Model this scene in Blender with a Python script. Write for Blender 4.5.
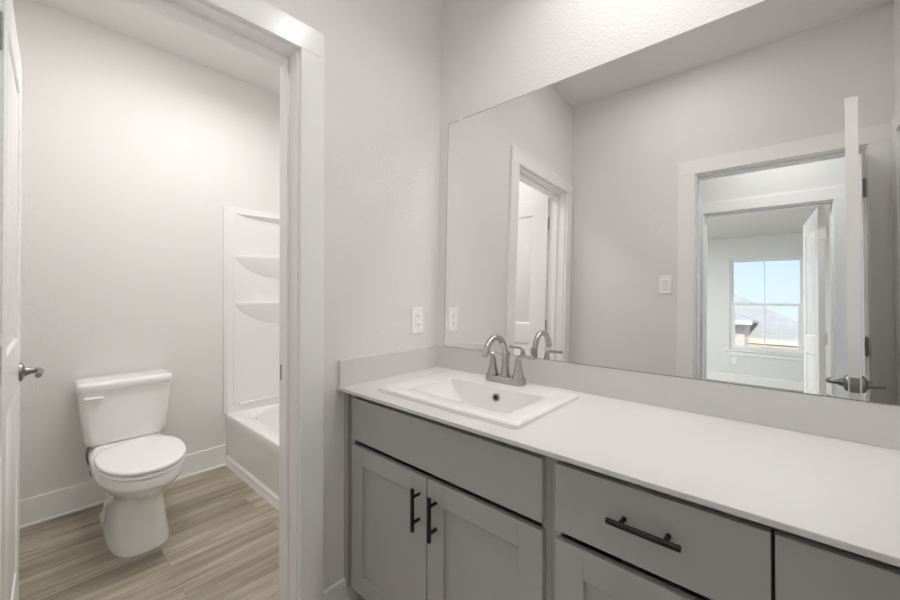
import bpy, bmesh, math, random
from mathutils import Vector, Matrix

random.seed(4)
sc = bpy.context.scene
for o in list(bpy.data.objects):
    bpy.data.objects.remove(o)
COL = sc.collection
R = math.radians

# ------------------------------------------------------------------ camera
CAM = Vector((1.2122, -1.3674, 1.2182))
YAW, PIT, ROLL = R(43.7903), R(0.3271), R(0.0155)
fw = Vector((-math.sin(YAW) * math.cos(PIT), math.cos(YAW) * math.cos(PIT), math.sin(PIT)))
rt = Vector((math.cos(YAW), math.sin(YAW), 0))
up = rt.cross(fw)
rt2 = rt * math.cos(ROLL) + up * math.sin(ROLL)
up2 = up * math.cos(ROLL) - rt * math.sin(ROLL)
cd = bpy.data.cameras.new('camera')
cam = bpy.data.objects.new('camera', cd)
COL.objects.link(cam)
m = Matrix((rt2, up2, -fw)).transposed().to_4x4()
m.translation = CAM
cam.matrix_world = m
cd.sensor_width = 36
cd.lens = 382.934 / 900 * 36
cd.shift_x = 27.975 / 900
cd.shift_y = -11.284 / 900
cd.clip_start = 0.01
cd.clip_end = 300
sc.camera = cam

# ------------------------------------------------------------------ world, sun, lights, exposure
w = bpy.data.worlds.new('world')
sc.world = w
w.use_nodes = True
nt = w.node_tree
bg = nt.nodes['Background']
tc = nt.nodes.new('ShaderNodeTexCoord')
sep = nt.nodes.new('ShaderNodeSeparateXYZ')
cr = nt.nodes.new('ShaderNodeValToRGB')
nt.links.new(tc.outputs['Generated'], sep.inputs[0])
nt.links.new(sep.outputs['Z'], cr.inputs['Fac'])
nt.links.new(cr.outputs['Color'], bg.inputs['Color'])
cr.color_ramp.elements[0].position = 0.0
cr.color_ramp.elements[0].color = (0.62, 0.74, 0.94, 1)
cr.color_ramp.elements[1].position = 0.35
cr.color_ramp.elements[1].color = (0.38, 0.58, 0.93, 1)
bg.inputs['Strength'].default_value = 1.15

sd = bpy.data.lights.new('sun', 'SUN')
sd.energy = 4.0
sd.angle = R(2)
sd.color = (1, 0.96, 0.9)
so = bpy.data.objects.new('sun', sd)
COL.objects.link(so)
so.rotation_euler = (R(-40), R(25), 0)

CEIL = 2.744
# (x, y, ceiling z, power, radius, colour)
LIGHTS = [
    (0.905, -0.30, CEIL, 3.4, 0.10),
    (-0.90, -0.40, CEIL, 5.0, 0.10),
    (1.15, -2.12, CEIL, 5.5, 0.10),
    (-0.45, -5.0, CEIL, 85, 0.3),  # added lamp, lifts the far room where window light is too weak
    (0.75, -0.92, CEIL, 3.0, 0.15),  # added soft fill, evens out the vanity room brightness
    (-0.80, -0.95, CEIL, 6.2, 0.2),  # added soft fill for the toilet room, no known fixture here
]
for i, (x, y, z, pw, rad) in enumerate(LIGHTS):
    ld = bpy.data.lights.new('ceiling_lamp', 'AREA')
    ld.shape = 'DISK'
    ld.size = rad * 2
    ld.energy = pw
    ld.color = (1.0, 0.99, 0.975) if i != 3 else (0.93, 0.97, 1.0)
    if i < 2:
        ld.spread = R((130, 155)[i])
    lo = bpy.data.objects.new('ceiling_lamp', ld)
    COL.objects.link(lo)
    lo.location = (x, y, z - 0.012)

sc.view_settings.view_transform = 'Standard'
sc.view_settings.look = 'None'
sc.view_settings.gamma = 1
sc.view_settings.use_curve_mapping = False
sc.view_settings.exposure = 0.36
sc.cycles.max_bounces = 16
sc.cycles.diffuse_bounces = 10
sc.cycles.glossy_bounces = 8
sc.cycles.caustics_reflective = True
sc.cycles.blur_glossy = 0.0
sc.cycles.sample_clamp_indirect = 0.0

# ------------------------------------------------------------------ materials
def mat(name, col, rough=0.5, metal=0.0, bump=None, coat=0.0, spec=0.5):
    M = bpy.data.materials.new(name)
    M.use_nodes = True
    n = M.node_tree.nodes
    L = M.node_tree.links
    b = n['Principled BSDF']
    b.inputs['Roughness'].default_value = rough
    b.inputs['Metallic'].default_value = metal
    b.inputs['Coat Weight'].default_value = coat
    b.inputs['Coat Roughness'].default_value = 0.05
    b.inputs['Specular IOR Level'].default_value = spec
    t = n.new('ShaderNodeTexCoord')
    # slight procedural variation of the colour
    nz = n.new('ShaderNodeTexNoise')
    nz.inputs['Scale'].default_value = 3.0
    nz.inputs['Detail'].default_value = 3.0
    L.new(t.outputs['Object'], nz.inputs['Vector'])
    mx = n.new('ShaderNodeMix')
    mx.data_type = 'RGBA'
    mx.inputs[6].default_value = (*[c * 0.985 for c in col], 1)
    mx.inputs[7].default_value = (*[min(1, c * 1.015) for c in col], 1)
    L.new(nz.outputs['Fac'], mx.inputs[0])
    L.new(mx.outputs[2], b.inputs['Base Color'])
    if bump:
        sc_, st, dist = bump
        n2 = n.new('ShaderNodeTexNoise')
        n2.inputs['Scale'].default_value = sc_
        n2.inputs['Detail'].default_value = 2.0
        L.new(t.outputs['Object'], n2.inputs['Vector'])
        bp = n.new('ShaderNodeBump')
        bp.inputs['Strength'].default_value = st
        bp.inputs['Distance'].default_value = dist
        L.new(n2.outputs['Fac'], bp.inputs['Height'])
        L.new(bp.outputs['Normal'], b.inputs['Normal'])
    return M

M = {}
M['wall'] = mat('wall_paint', (0.772, 0.758, 0.745), 0.6, bump=(130, 0.6, 0.003), spec=0.3)
M['wall_hall'] = mat('hall_paint', (0.76, 0.76, 0.75), 0.7, spec=0.3)
M['ceiling'] = mat('ceiling_paint', (0.76, 0.745, 0.73), 0.8, bump=(90, 0.3, 0.002), spec=0.2)
M['trim'] = mat('trim_paint', (0.87, 0.865, 0.855), 0.22)
M['door'] = mat('door_paint', (0.86, 0.855, 0.845), 0.25, bump=(220, 0.08, 0.0005))
M['cab'] = mat('cabinet_paint', (0.425, 0.426, 0.415), 0.38, bump=(60, 0.06, 0.0005))
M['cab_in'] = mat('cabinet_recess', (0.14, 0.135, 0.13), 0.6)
M['quartz'] = mat('white_quartz', (0.68, 0.672, 0.66), 0.22, bump=(25, 0.02, 0.0005))
M['porc'] = mat('porcelain', (0.84, 0.835, 0.82), 0.08, coat=0.5)
M['seat'] = mat('seat_plastic', (0.86, 0.855, 0.845), 0.15)
M['acryl'] = mat('white_acrylic', (0.83, 0.825, 0.815), 0.1, coat=0.3)
M['nickel'] = mat('brushed_nickel', (0.50, 0.485, 0.465), 0.2, 1.0, bump=(300, 0.03, 0.0003))
M['steel'] = mat('satin_steel', (0.32, 0.315, 0.31), 0.3, 1.0)
M['black'] = mat('black_metal', (0.012, 0.012, 0.013), 0.35, 0.3)
M['dark'] = mat('dark_hole', (0.02, 0.02, 0.02), 0.6)
M['plast'] = mat('white_plastic', (0.90, 0.895, 0.885), 0.3)
M['mirror'] = mat('mirror_silver', (0.93, 0.935, 0.925), 0.0, 1.0)
M['mirror_edge'] = mat('mirror_edge', (0.26, 0.27, 0.26), 0.25, 0.0)
M['vinyl'] = mat('window_vinyl', (0.85, 0.85, 0.84), 0.3)
M['carpet'] = mat('carpet', (0.42, 0.40, 0.37), 0.95, bump=(400, 0.6, 0.004))
M['tan'] = mat('tan_fascia', (0.62, 0.53, 0.38), 0.6)
M['tanlight'] = mat('light_fascia', (0.72, 0.68, 0.58), 0.6)
M['grass'] = mat('grass', (0.12, 0.18, 0.06), 0.95, bump=(50, 0.8, 0.05))

def wood_floor():
    F = bpy.data.materials.new('wood_plank_floor')
    F.use_nodes = True
    n = F.node_tree.nodes
    L = F.node_tree.links
    b = n['Principled BSDF']
    b.inputs['Roughness'].default_value = 0.42
    b.inputs['Specular IOR Level'].default_value = 0.4
    t = n.new('ShaderNodeTexCoord')
    mp = n.new('ShaderNodeMapping')
    mp.inputs['Rotation'].default_value = (0, 0, R(90))
    mp.inputs['Location'].default_value = (0.31, 0.06, 0)
    L.new(t.outputs['Object'], mp.inputs['Vector'])
    br = n.new('ShaderNodeTexBrick')
    br.offset = 0.37
    br.inputs['Scale'].default_value = 1.0
    br.inputs['Brick Width'].default_value = 1.22
    br.inputs['Row Height'].default_value = 0.178
    br.inputs['Mortar Size'].default_value = 0.0012
    br.inputs['Mortar Smooth'].default_value = 0.3
    br.inputs['Bias'].default_value = 0.0
    br.inputs['Color1'].default_value = (0, 0, 0, 1)
    br.inputs['Color2'].default_value = (1, 1, 1, 1)
    br.inputs['Mortar'].default_value = (0.5, 0.5, 0.5, 1)
    L.new(mp.outputs[0], br.inputs['Vector'])
    sx = n.new('ShaderNodeSeparateXYZ')
    L.new(mp.outputs[0], sx.inputs[0])
    # stretched grain, offset per plank
    def m2(op, a, bb):
        q = n.new('ShaderNodeMath')
        q.operation = op
        for i, v in enumerate((a, bb)):
            if isinstance(v, (int, float)):
                q.inputs[i].default_value = v
            else:
                L.new(v, q.inputs[i])
        return q.outputs[0]
    cs = n.new('ShaderNodeSeparateColor')
    L.new(br.outputs['Color'], cs.inputs[0])
    off = m2('MULTIPLY', cs.outputs[0], 37.0)
    cb = n.new('ShaderNodeCombineXYZ')
    L.new(m2('MULTIPLY', sx.outputs[0], 0.8), cb.inputs[0])
    L.new(m2('MULTIPLY', sx.outputs[1], 13.0), cb.inputs[1])
    L.new(off, cb.inputs[2])
    g1 = n.new('ShaderNodeTexNoise')
    g1.inputs['Scale'].default_value = 1.6
    g1.inputs['Detail'].default_value = 7
    g1.inputs['Roughness'].default_value = 0.62
    g1.inputs['Distortion'].default_value = 0.6
    L.new(cb.outputs[0], g1.inputs['Vector'])
    cb2 = n.new('ShaderNodeCombineXYZ')
    L.new(m2('MULTIPLY', sx.outputs[0], 3.0), cb2.inputs[0])
    L.new(m2('MULTIPLY', sx.outputs[1], 110.0), cb2.inputs[1])
    L.new(off, cb2.inputs[2])
    g2 = n.new('ShaderNodeTexNoise')
    g2.inputs['Scale'].default_value = 1.0
    g2.inputs['Detail'].default_value = 4
    L.new(cb2.outputs[0], g2.inputs['Vector'])
    f = m2('ADD', m2('MULTIPLY', g1.outputs['Fac'], 0.78), m2('MULTIPLY', g2.outputs['Fac'], 0.22))
    ramp = n.new('ShaderNodeValToRGB')
    e = ramp.color_ramp.elements
    e[0].position = 0.32
    e[0].color = (0.175, 0.148, 0.112, 1)
    e[1].position = 0.68
    e[1].color = (0.52, 0.465, 0.375, 1)
    e2 = e.new(0.5)
    e2.color = (0.355, 0.308, 0.240, 1)
    L.new(f, ramp.inputs['Fac'])
    tone = n.new('ShaderNodeMapRange')
    tone.inputs['To Min'].default_value = 0.80
    tone.inputs['To Max'].default_value = 1.12
    L.new(cs.outputs[0], tone.inputs['Value'])
    seam = m2('SUBTRACT', 1.0, m2('MULTIPLY', br.outputs['Fac'], 0.22))
    k = m2('MULTIPLY', tone.outputs[0], seam)
    vm = n.new('ShaderNodeVectorMath')
    vm.operation = 'SCALE'
    L.new(ramp.outputs['Color'], vm.inputs[0])
    L.new(k, vm.inputs['Scale'])
    L.new(vm.outputs[0], b.inputs['Base Color'])
    bp = n.new('ShaderNodeBump')
    bp.inputs['Strength'].default_value = 0.12
    bp.inputs['Distance'].default_value = 0.001
    L.new(g2.outputs['Fac'], bp.inputs['Height'])
    L.new(bp.outputs['Normal'], b.inputs['Normal'])
    return F
M['floor'] = wood_floor()

def brick_mat(name, c1, c2, mortar, bw, rh, ms, rough=0.9, rot=None):
    F = bpy.data.materials.new(name)
    F.use_nodes = True
    n = F.node_tree.nodes
    L = F.node_tree.links
    b = n['Principled BSDF']
    b.inputs['Roughness'].default_value = rough
    t = n.new('ShaderNodeTexCoord')
    mp = n.new('ShaderNodeMapping')
    if rot:
        mp.inputs['Rotation'].default_value = rot
    L.new(t.outputs['Object'], mp.inputs['Vector'])
    br = n.new('ShaderNodeTexBrick')
    br.inputs['Scale'].default_value = 1.0
    br.inputs['Brick Width'].default_value = bw
    br.inputs['Row Height'].default_value = rh
    br.inputs['Mortar Size'].default_value = ms
    br.inputs['Color1'].default_value = (*c1, 1)
    br.inputs['Color2'].default_value = (*c2, 1)
    br.inputs['Mortar'].default_value = (*mortar, 1)
    L.new(mp.outputs[0], br.inputs['Vector'])
    L.new(br.outputs['Color'], b.inputs['Base Color'])
    return F
M['shingle'] = brick_mat('roof_shingle', (0.40, 0.375, 0.345), (0.47, 0.44, 0.405), (0.33, 0.31, 0.285), 0.3, 0.14, 0.01)
M['brick'] = brick_mat('brick_wall', (0.68, 0.47, 0.38), (0.78, 0.58, 0.48), (0.75, 0.68, 0.6), 0.22, 0.08, 0.012, rot=(R(90), 0, 0))

def emis(name, col, s):
    F = bpy.data.materials.new(name)
    F.use_nodes = True
    n = F.node_tree.nodes
    b = n['Principled BSDF']
    b.inputs['Emission Color'].default_value = (*col, 1)
    b.inputs['Emission Strength'].default_value = s
    return F
M['lens'] = emis('lamp_lens', (1, 0.97, 0.93), 2.0)

G = bpy.data.materials.new('window_glass')
G.use_nodes = True
_n = G.node_tree.nodes
_b = _n['Principled BSDF']
_b.inputs['Transmission Weight'].default_value = 1.0
_b.inputs['Roughness'].default_value = 0.0
_b.inputs['IOR'].default_value = 1.45
_b.inputs['Base Color'].default_value = (0.98, 0.99, 0.99, 1)
M['glass'] = G

# ------------------------------------------------------------------ mesh helpers
def box(bm, x0, x1, y0, y1, z0, z1, mi=0):
    v = [bm.verts.new((x, y, z)) for z in (z0, z1) for y in (y0, y1) for x in (x0, x1)]
    fs = [(0, 2, 3, 1), (4, 5, 7, 6), (0, 1, 5, 4), (2, 6, 7, 3), (0, 4, 6, 2), (1, 3, 7, 5)]
    out = []
    for f in fs:
        g = bm.faces.new([v[i] for i in f])
        g.material_index = mi
        out.append(g)
    return out

def loft(bm, rings, cap0=True, cap1=True, closed=True, mi=0):
    V = [[bm.verts.new(p) for p in r] for r in rings]
    n = len(V[0])
    for a, b in zip(V, V[1:]):
        for i in range(n if closed else n - 1):
            j = (i + 1) % n
            f = bm.faces.new((a[i], a[j], b[j], b[i]))
            f.material_index = mi
    if cap0:
        bm.faces.new(list(reversed(V[0]))).material_index = mi
    if cap1:
        bm.faces.new(V[-1]).material_index = mi
    return V

def rrect(cx, cy, hx, hy, r, z, n=6):
    pts = []
    r = min(r, hx * 0.999, hy * 0.999)
    for (sx, sy, a0) in ((1, 1, 0), (-1, 1, 90), (-1, -1, 180), (1, -1, 270)):
        for k in range(n + 1):
            a = R(a0 + 90 * k / n)
            pts.append((cx + sx * (hx - r) + r * math.cos(a), cy + sy * (hy - r) + r * math.sin(a), z))
    return pts

def sell(cx, cy, hxf, hxb, hy, z, e=2.0, n=48, eb=None):
    """egg shaped ring: hxf towards +x, hxb towards -x"""
    pts = []
    for k in range(n):
        a = 2 * math.pi * k / n
        c, s = math.cos(a), math.sin(a)
        ee = e if c >= 0 else (eb or e)
        x = (abs(c) ** (2 / ee)) * (hxf if c >= 0 else -hxb)
        y = (abs(s) ** (2 / ee)) * hy * (1 if s >= 0 else -1)
        pts.append((cx + x, cy + y, z))
    return pts

def tube(bm, pts, radii, n=14, caps=True, flat=1.0, mi=0):
    pts = [Vector(p) for p in pts]
    if isinstance(radii, (int, float)):
        radii = [radii] * len(pts)
    rings = []
    t0 = (pts[1] - pts[0]).normalized()
    ref = Vector((0, 0, 1)) if abs(t0.z) < 0.9 else Vector((1, 0, 0))
    u = t0.cross(ref).normalized()
    for i, p in enumerate(pts):
        if i == 0:
            t = t0
        elif i == len(pts) - 1:
            t = (pts[i] - pts[i - 1]).normalized()
        else:
            t = ((pts[i + 1] - p).normalized() + (p - pts[i - 1]).normalized()).normalized()
        u = (u - t * u.dot(t)).normalized()
        v = t.cross(u)
        r = radii[i]
        rings.append([tuple(p + u * (r * math.cos(2 * math.pi * k / n)) + v * (r * flat * math.sin(2 * math.pi * k / n))) for k in range(n)])
    loft(bm, rings, caps, caps, mi=mi)

def lathe(bm, prof, origin, axis=(0, 0, 1), n=24, mi=0):
    """prof: list of (radius, height along axis)"""
    a = Vector(axis).normalized()
    ref = Vector((0, 0, 1)) if abs(a.z) < 0.9 else Vector((1, 0, 0))
    u = a.cross(ref).normalized()
    v = a.cross(u)
    o = Vector(origin)
    rings = []
    for r, h in prof:
        r = max(r, 0.0003)
        rings.append([tuple(o + a * h + u * (r * math.cos(2 * math.pi * k / n)) + v * (r * math.sin(2 * math.pi * k / n))) for k in range(n)])
    loft(bm, rings, True, True, mi=mi)

def smooth_path(ctrl, n=8):
    """Catmull-Rom through the control points"""
    P = [Vector(c) for c in ctrl]
    P = [P[0] * 2 - P[1]] + P + [P[-1] * 2 - P[-2]]
    out = []
    for i in range(1, len(P) - 2):
        for k in range(n):
            t = k / n
            p0, p1, p2, p3 = P[i - 1:i + 3]
            out.append(0.5 * ((2 * p1) + (p2 - p0) * t + (2 * p0 - 5 * p1 + 4 * p2 - p3) * t * t + (3 * p1 - p0 - 3 * p2 + p3) * t ** 3))
    out.append(P[-2])
    return out

def obj(name, bm, mats, parent=None, bevel=0.0, seg=2, sub=0, ang=35):
    bmesh.ops.recalc_face_normals(bm, faces=bm.faces[:])
    for f in bm.faces:
        f.smooth = True
    for e in bm.edges:
        if len(e.link_faces) == 2:
            if e.calc_face_angle(0) > R(ang):
                e.smooth = False
        else:
            e.smooth = False
    me = bpy.data.meshes.new(name)
    bm.to_mesh(me)
    bm.free()
    for mm in (mats if isinstance(mats, (list, tuple)) else [mats]):
        me.materials.append(mm)
    o = bpy.data.objects.new(name, me)
    COL.objects.link(o)
    if parent:
        o.parent = parent
    if bevel:
        b = o.modifiers.new('bevel', 'BEVEL')
        b.width = bevel
        b.segments = seg
        b.limit_method = 'ANGLE'
        b.angle_limit = R(40)
        b.harden_normals = False
    if sub:
        s = o.modifiers.new('sub', 'SUBSURF')
        s.levels = s.render_levels = sub
    return o

def empty(name, loc, rz=0.0):
    o = bpy.data.objects.new(name, None)
    COL.objects.link(o)
    o.location = loc
    o.rotation_euler = (0, 0, rz)
    o.empty_display_size = 0.1
    return o

def tag(o, label=None, cat=None, group=None, kind=None):
    if label: o['label'] = label
    if cat: o['category'] = cat
    if group: o['group'] = group
    if kind: o['kind'] = kind
    return o

def struct(name, label, cat, boxes, m, bevel=0.0, parent=None):
    bm = bmesh.new()
    for b in boxes:
        box(bm, *b)
    o = obj(name, bm, m, parent, bevel)
    if not parent:
        tag(o, label, cat, kind='structure')
    return o

# ------------------------------------------------------------------ room dimensions
XR = 1.5875          # right wall
YF = -1.524          # front wall (opposite the mirror)
T = 0.1225           # wall thickness
XB = -1.6465         # toilet wall
YT = -0.379          # tub apron
YTB = 0.383          # tub back wall
CZ = CEIL
D1a, D1b = -0.720, -1.420     # door 1 opening between jambs (y)
D2a, D2b = 0.796, 1.492       # door 2 opening between jambs (x)
HY0, HY1 = YF - T, -2.66      # hall
RY0, RY1 = -2.78, -8.0        # far room
D3a, D3b = 0.690, 1.440
HD = 2.040
CS = 0.0889                   # casing width
CT = 0.018
NT = 0.0313                   # lean of the mirror wall
def wy(z): return -0.0016 + NT * (z - 1.2)     # front surface of the mirror wall

# ------------------------------------------------------------------ shell
struct('floor', 'greige wood plank floor running under the toilet', 'floor',
       [(-1.8, XR + T, HY1 - 0.06, 0.5, -0.1, 0.0)], M['floor'])
struct('floor_far_room', 'pale carpet floor of the far room', 'floor',
       [(-1.8, 3.2, RY1 - 0.15, HY1 - 0.06, -0.1, 0.0)], M['carpet'])
struct('ceiling', 'painted ceiling over vanity and toilet rooms', 'ceiling',
       [(-1.8, 3.2, RY1 - 0.15, 0.5, CZ, CZ + 0.1)], M['ceiling'])
# left wall with door opening
struct('wall_left', 'light grey wall with the doorway to the toilet', 'wall',
       [(-T, 0, D1a + 0.02, YTB + 0.1, 0, CZ), (-T, 0, D1b - 0.02, D1a + 0.02, HD + 0.02, CZ), (-T, 0, HY0, D1b - 0.02, 0, CZ)], M['wall'])
# back (mirror) wall, leaning very slightly
bm = bmesh.new()
yb0, yb1 = wy(0), wy(CZ)
v = [bm.verts.new(p) for p in ((0, yb0, 0), (XR + T, yb0, 0), (XR + T, 0.16, 0), (0, 0.16, 0),
                               (0, yb1, CZ), (XR + T, yb1, CZ), (XR + T, 0.16, CZ), (0, 0.16, CZ))]
for f in ((0, 3, 2, 1), (4, 5, 6, 7), (0, 1, 5, 4), (2, 3, 7, 6), (0, 4, 7, 3), (1, 2, 6, 5)):
    bm.faces.new([v[i] for i in f])
tag(obj('wall_back', bm, M['wall']), 'light grey textured wall behind the mirror', 'wall', kind='structure')
struct('wall_front', 'light grey wall opposite the mirror with doorway', 'wall',
       [(0, D2a - 0.02, HY0, YF, 0, CZ), (D2a - 0.02, D2b + 0.02, HY0, YF, HD + 0.02, CZ), (D2b + 0.02, XR + T, HY0, YF, 0, CZ)], M['wall'])
struct('wall_right', 'light grey wall at the right end of the vanity', 'wall',
       [(XR, XR + T, YF, 0.0, 0, CZ)], M['wall'])
struct('wall_toilet', 'light grey wall behind the toilet', 'wall',
       [(XB - 0.1, XB, HY0, YTB + 0.1, 0, CZ)], M['wall'])
struct('wall_tub', 'light grey wall along the long side of bathtub', 'wall',
       [(XB, -T, YTB, YTB + 0.1, 0, CZ)], M['wall'])
struct('wall_toilet_side', 'light grey wall behind the open toilet room door', 'wall',
       [(XB, -T, HY0, YF - 0.03, 0, CZ)], M['wall'])
# hall and far room
struct('wall_hall', 'grey hall wall with the doorway into the far room', 'wall',
       [(-1.7, D3a - 0.02, RY0, HY1, 0, CZ), (D3a - 0.02, D3b + 0.02, RY0, HY1, HD + 0.02, CZ), (D3b + 0.02, 3.1, RY0, HY1, 0, CZ)], M['wall_hall'])
struct('wall_hall_left', 'end wall of the hall on the left', 'wall', [(-1.7, -1.6, HY1, HY0, 0, CZ)], M['wall_hall'])
struct('wall_hall_right', 'end wall of the hall on the right', 'wall', [(3.0, 3.1, HY1, HY0, 0, CZ)], M['wall_hall'])
struct('wall_hall_near', 'hall wall beyond the corner of the vanity room', 'wall', [(XR + T, 3.1, HY0, HY0 + 0.1, 0, CZ)], M['wall_hall'])
WX0, WX1, WZ0, WZ1 = 0.392, 1.40, 0.615, 2.325
struct('wall_far', 'far room wall with the sash window', 'wall',
       [(-1.7, WX0, RY1 - 0.14, RY1, 0, CZ), (WX1, 3.1, RY1 - 0.14, RY1, 0, CZ),
        (WX0, WX1, RY1 - 0.14, RY1, 0, WZ0), (WX0, WX1, RY1 - 0.14, RY1, WZ1, CZ)], M['wall_hall'])
struct('wall_far_left', 'left side wall of the far room', 'wall', [(-1.7, -1.6, RY1, RY0, 0, CZ)], M['wall_hall'])
struct('wall_far_right', 'right side wall of the far room', 'wall', [(3.0, 3.1, RY1, RY0, 0, CZ)], M['wall_hall'])

# ------------------------------------------------------------------ door frames (jamb, stop, casing, strike)
def door_frame(name, label, axis, a, b, f0, f1, stop_at, strike=None, hinge_side=None):
    """axis 'y': opening runs along y in a wall between x=f0<f1;  axis 'x': opening runs along x in a wall between y=f0<f1.
    a<b opening limits; stop_at (s0, s1) depth of the stop strip"""
    r = empty(name, (0, 0, 0))
    tag(r, label, 'door frame', kind='structure')
    def bx(bm, u0, u1, d0, d1, z0, z1):
        if axis == 'y':
            box(bm, d0, d1, u0, u1, z0, z1)
        else:
            box(bm, u0, u1, d0, d1, z0, z1)
    bm = bmesh.new()
    bx(bm, a - 0.02, a, f0, f1, 0, HD + 0.02)
    bx(bm, b, b + 0.02, f0, f1, 0, HD + 0.02)
    bx(bm, a, b, f0, f1, HD, HD + 0.02)
    obj('jamb', bm, M['trim'], r, 0.001)
    bm = bmesh.new()
    bx(bm, a, a + 0.011, stop_at[0], stop_at[1], 0, HD - 0.011)
    bx(bm, b - 0.011, b, stop_at[0], stop_at[1], 0, HD - 0.011)
    bx(bm, a, b, stop_at[0], stop_at[1], HD - 0.011, HD)
    obj('door_stop', bm, M['trim'], r, 0.002)
    for (d0, d1) in ((f1, f1 + CT), (f0 - CT, f0)):
        e = 0.006
        bm = bmesh.new()
        bx(bm, a - e - CS, a - e, d0, d1, 0, HD + e)
        obj('casing_leg', bm, M['trim'], r, 0.0012)
        bm = bmesh.new()
        bx(bm, b + e, b + e + CS, d0, d1, 0, HD + e)
        obj('casing_leg', bm, M['trim'], r, 0.0012)
        bm = bmesh.new()
        bx(bm, a - e - CS, b + e + CS, d0, d1, HD + e + 0.0006, HD + e + CS)
        obj('casing_head', bm, M['trim'], r, 0.0012)
    if strike:
        u, sgn, d, z = strike
        bm = bmesh.new()
        bx(bm, min(u, u + sgn * 0.0016), max(u, u + sgn * 0.0016), d - 0.013, d + 0.013, z - 0.028, z + 0.028)
        o = obj('strike_plate', bm, M['steel'], r, 0.0004)
        tag(o, label='small steel strike plate')
    return r

door_frame('trim_1', 'white doorway casing and jamb to the toilet room', 'y', D1b, D1a, -T, 0.0, (-0.087, -0.052), (D1a, -1, -0.106, 0.925))
door_frame('trim_2', 'white doorway casing opposite the mirror leading to hall', 'x', D2a, D2b, HY0, YF, (-1.597, -1.562), (D2a, 1, -1.628, 0.935))
door_frame('trim_3', 'white far doorway casing across the hall', 'x', D3a, D3b, RY0, HY1, (-2.74, -2.705))

# ------------------------------------------------------------------ baseboards
def base(name, label, boxes):
    struct(name, label, 'baseboard', boxes, M['trim'], 0.003)
BH, BT = 0.1428, 0.0135
base('baseboard_left', 'white baseboard between doorway casing and vanity', [(0, BT, D1a + 0.006 + CS, -0.475, 0, BH)])
base('baseboard_front', 'white baseboard below the light switch', [(CT, D2a - 0.006 - CS, YF, YF + BT, 0, BH)])
base('baseboard_toilet', 'white baseboard behind the toilet', [(XB, XB + BT, YF - 0.03, YT, 0, BH), (XB + BT - 0.002, XB + BT + 0.010, YF - 0.03, YT, 0, 0.013)])
base('baseboard_toilet_side', 'white baseboard behind the open toilet room door', [(XB + BT, -T - CT, YF - 0.03, YF - 0.03 + BT, 0, BH)])
base('baseboard_divider', 'white baseboard inside toilet room beside the tub', [(-T - BT, -T, D1a + 0.006 + CS, YT, 0, BH)])
base('baseboard_far', 'white baseboard under the far window', [(-1.6, 3.0, RY1, RY1 + BT, 0, BH)])
base('baseboard_hall', 'white baseboard along the hall wall', [(-1.6, D3a - 0.006 - CS, HY1, HY1 + BT, 0, BH), (D3b + 0.006 + CS, 3.0, HY1, HY1 + BT, 0, BH)])

# ------------------------------------------------------------------ doors
def lever(parent, pos, side, hinge_dir):
    """pos on the leaf face (local), side = +-1 local y direction, hinge_dir = +-1 local x direction of the lever"""
    x, y, z = pos
    bm = bmesh.new()
    lathe(bm, [(0.0, 0), (0.033, 0), (0.033, 0.004), (0.030, 0.009), (0.017, 0.014), (0.0135, 0.022), (0.012, 0.028), (0.0, 0.0285)],
          (x, y, z), (0, side, 0), 24)
    h = obj('door_handle', bm, M['steel'], parent)
    bm = bmesh.new()
    pts = smooth_path([(x, y + side * 0.027, z), (x, y + side * 0.042, z), (x + hinge_dir * 0.012, y + side * 0.052, z),
                       (x + hinge_dir * 0.05, y + side * 0.053, z), (x + hinge_dir * 0.112, y + side * 0.050, z - 0.002)], 6)
    n = len(pts)
    tube(bm, pts, [0.0105 - 0.003 * max(0, (i / n - 0.4)) for i in range(n)], 14, flat=0.95)
    o = obj('lever', bm, M['steel'], h)

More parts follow.
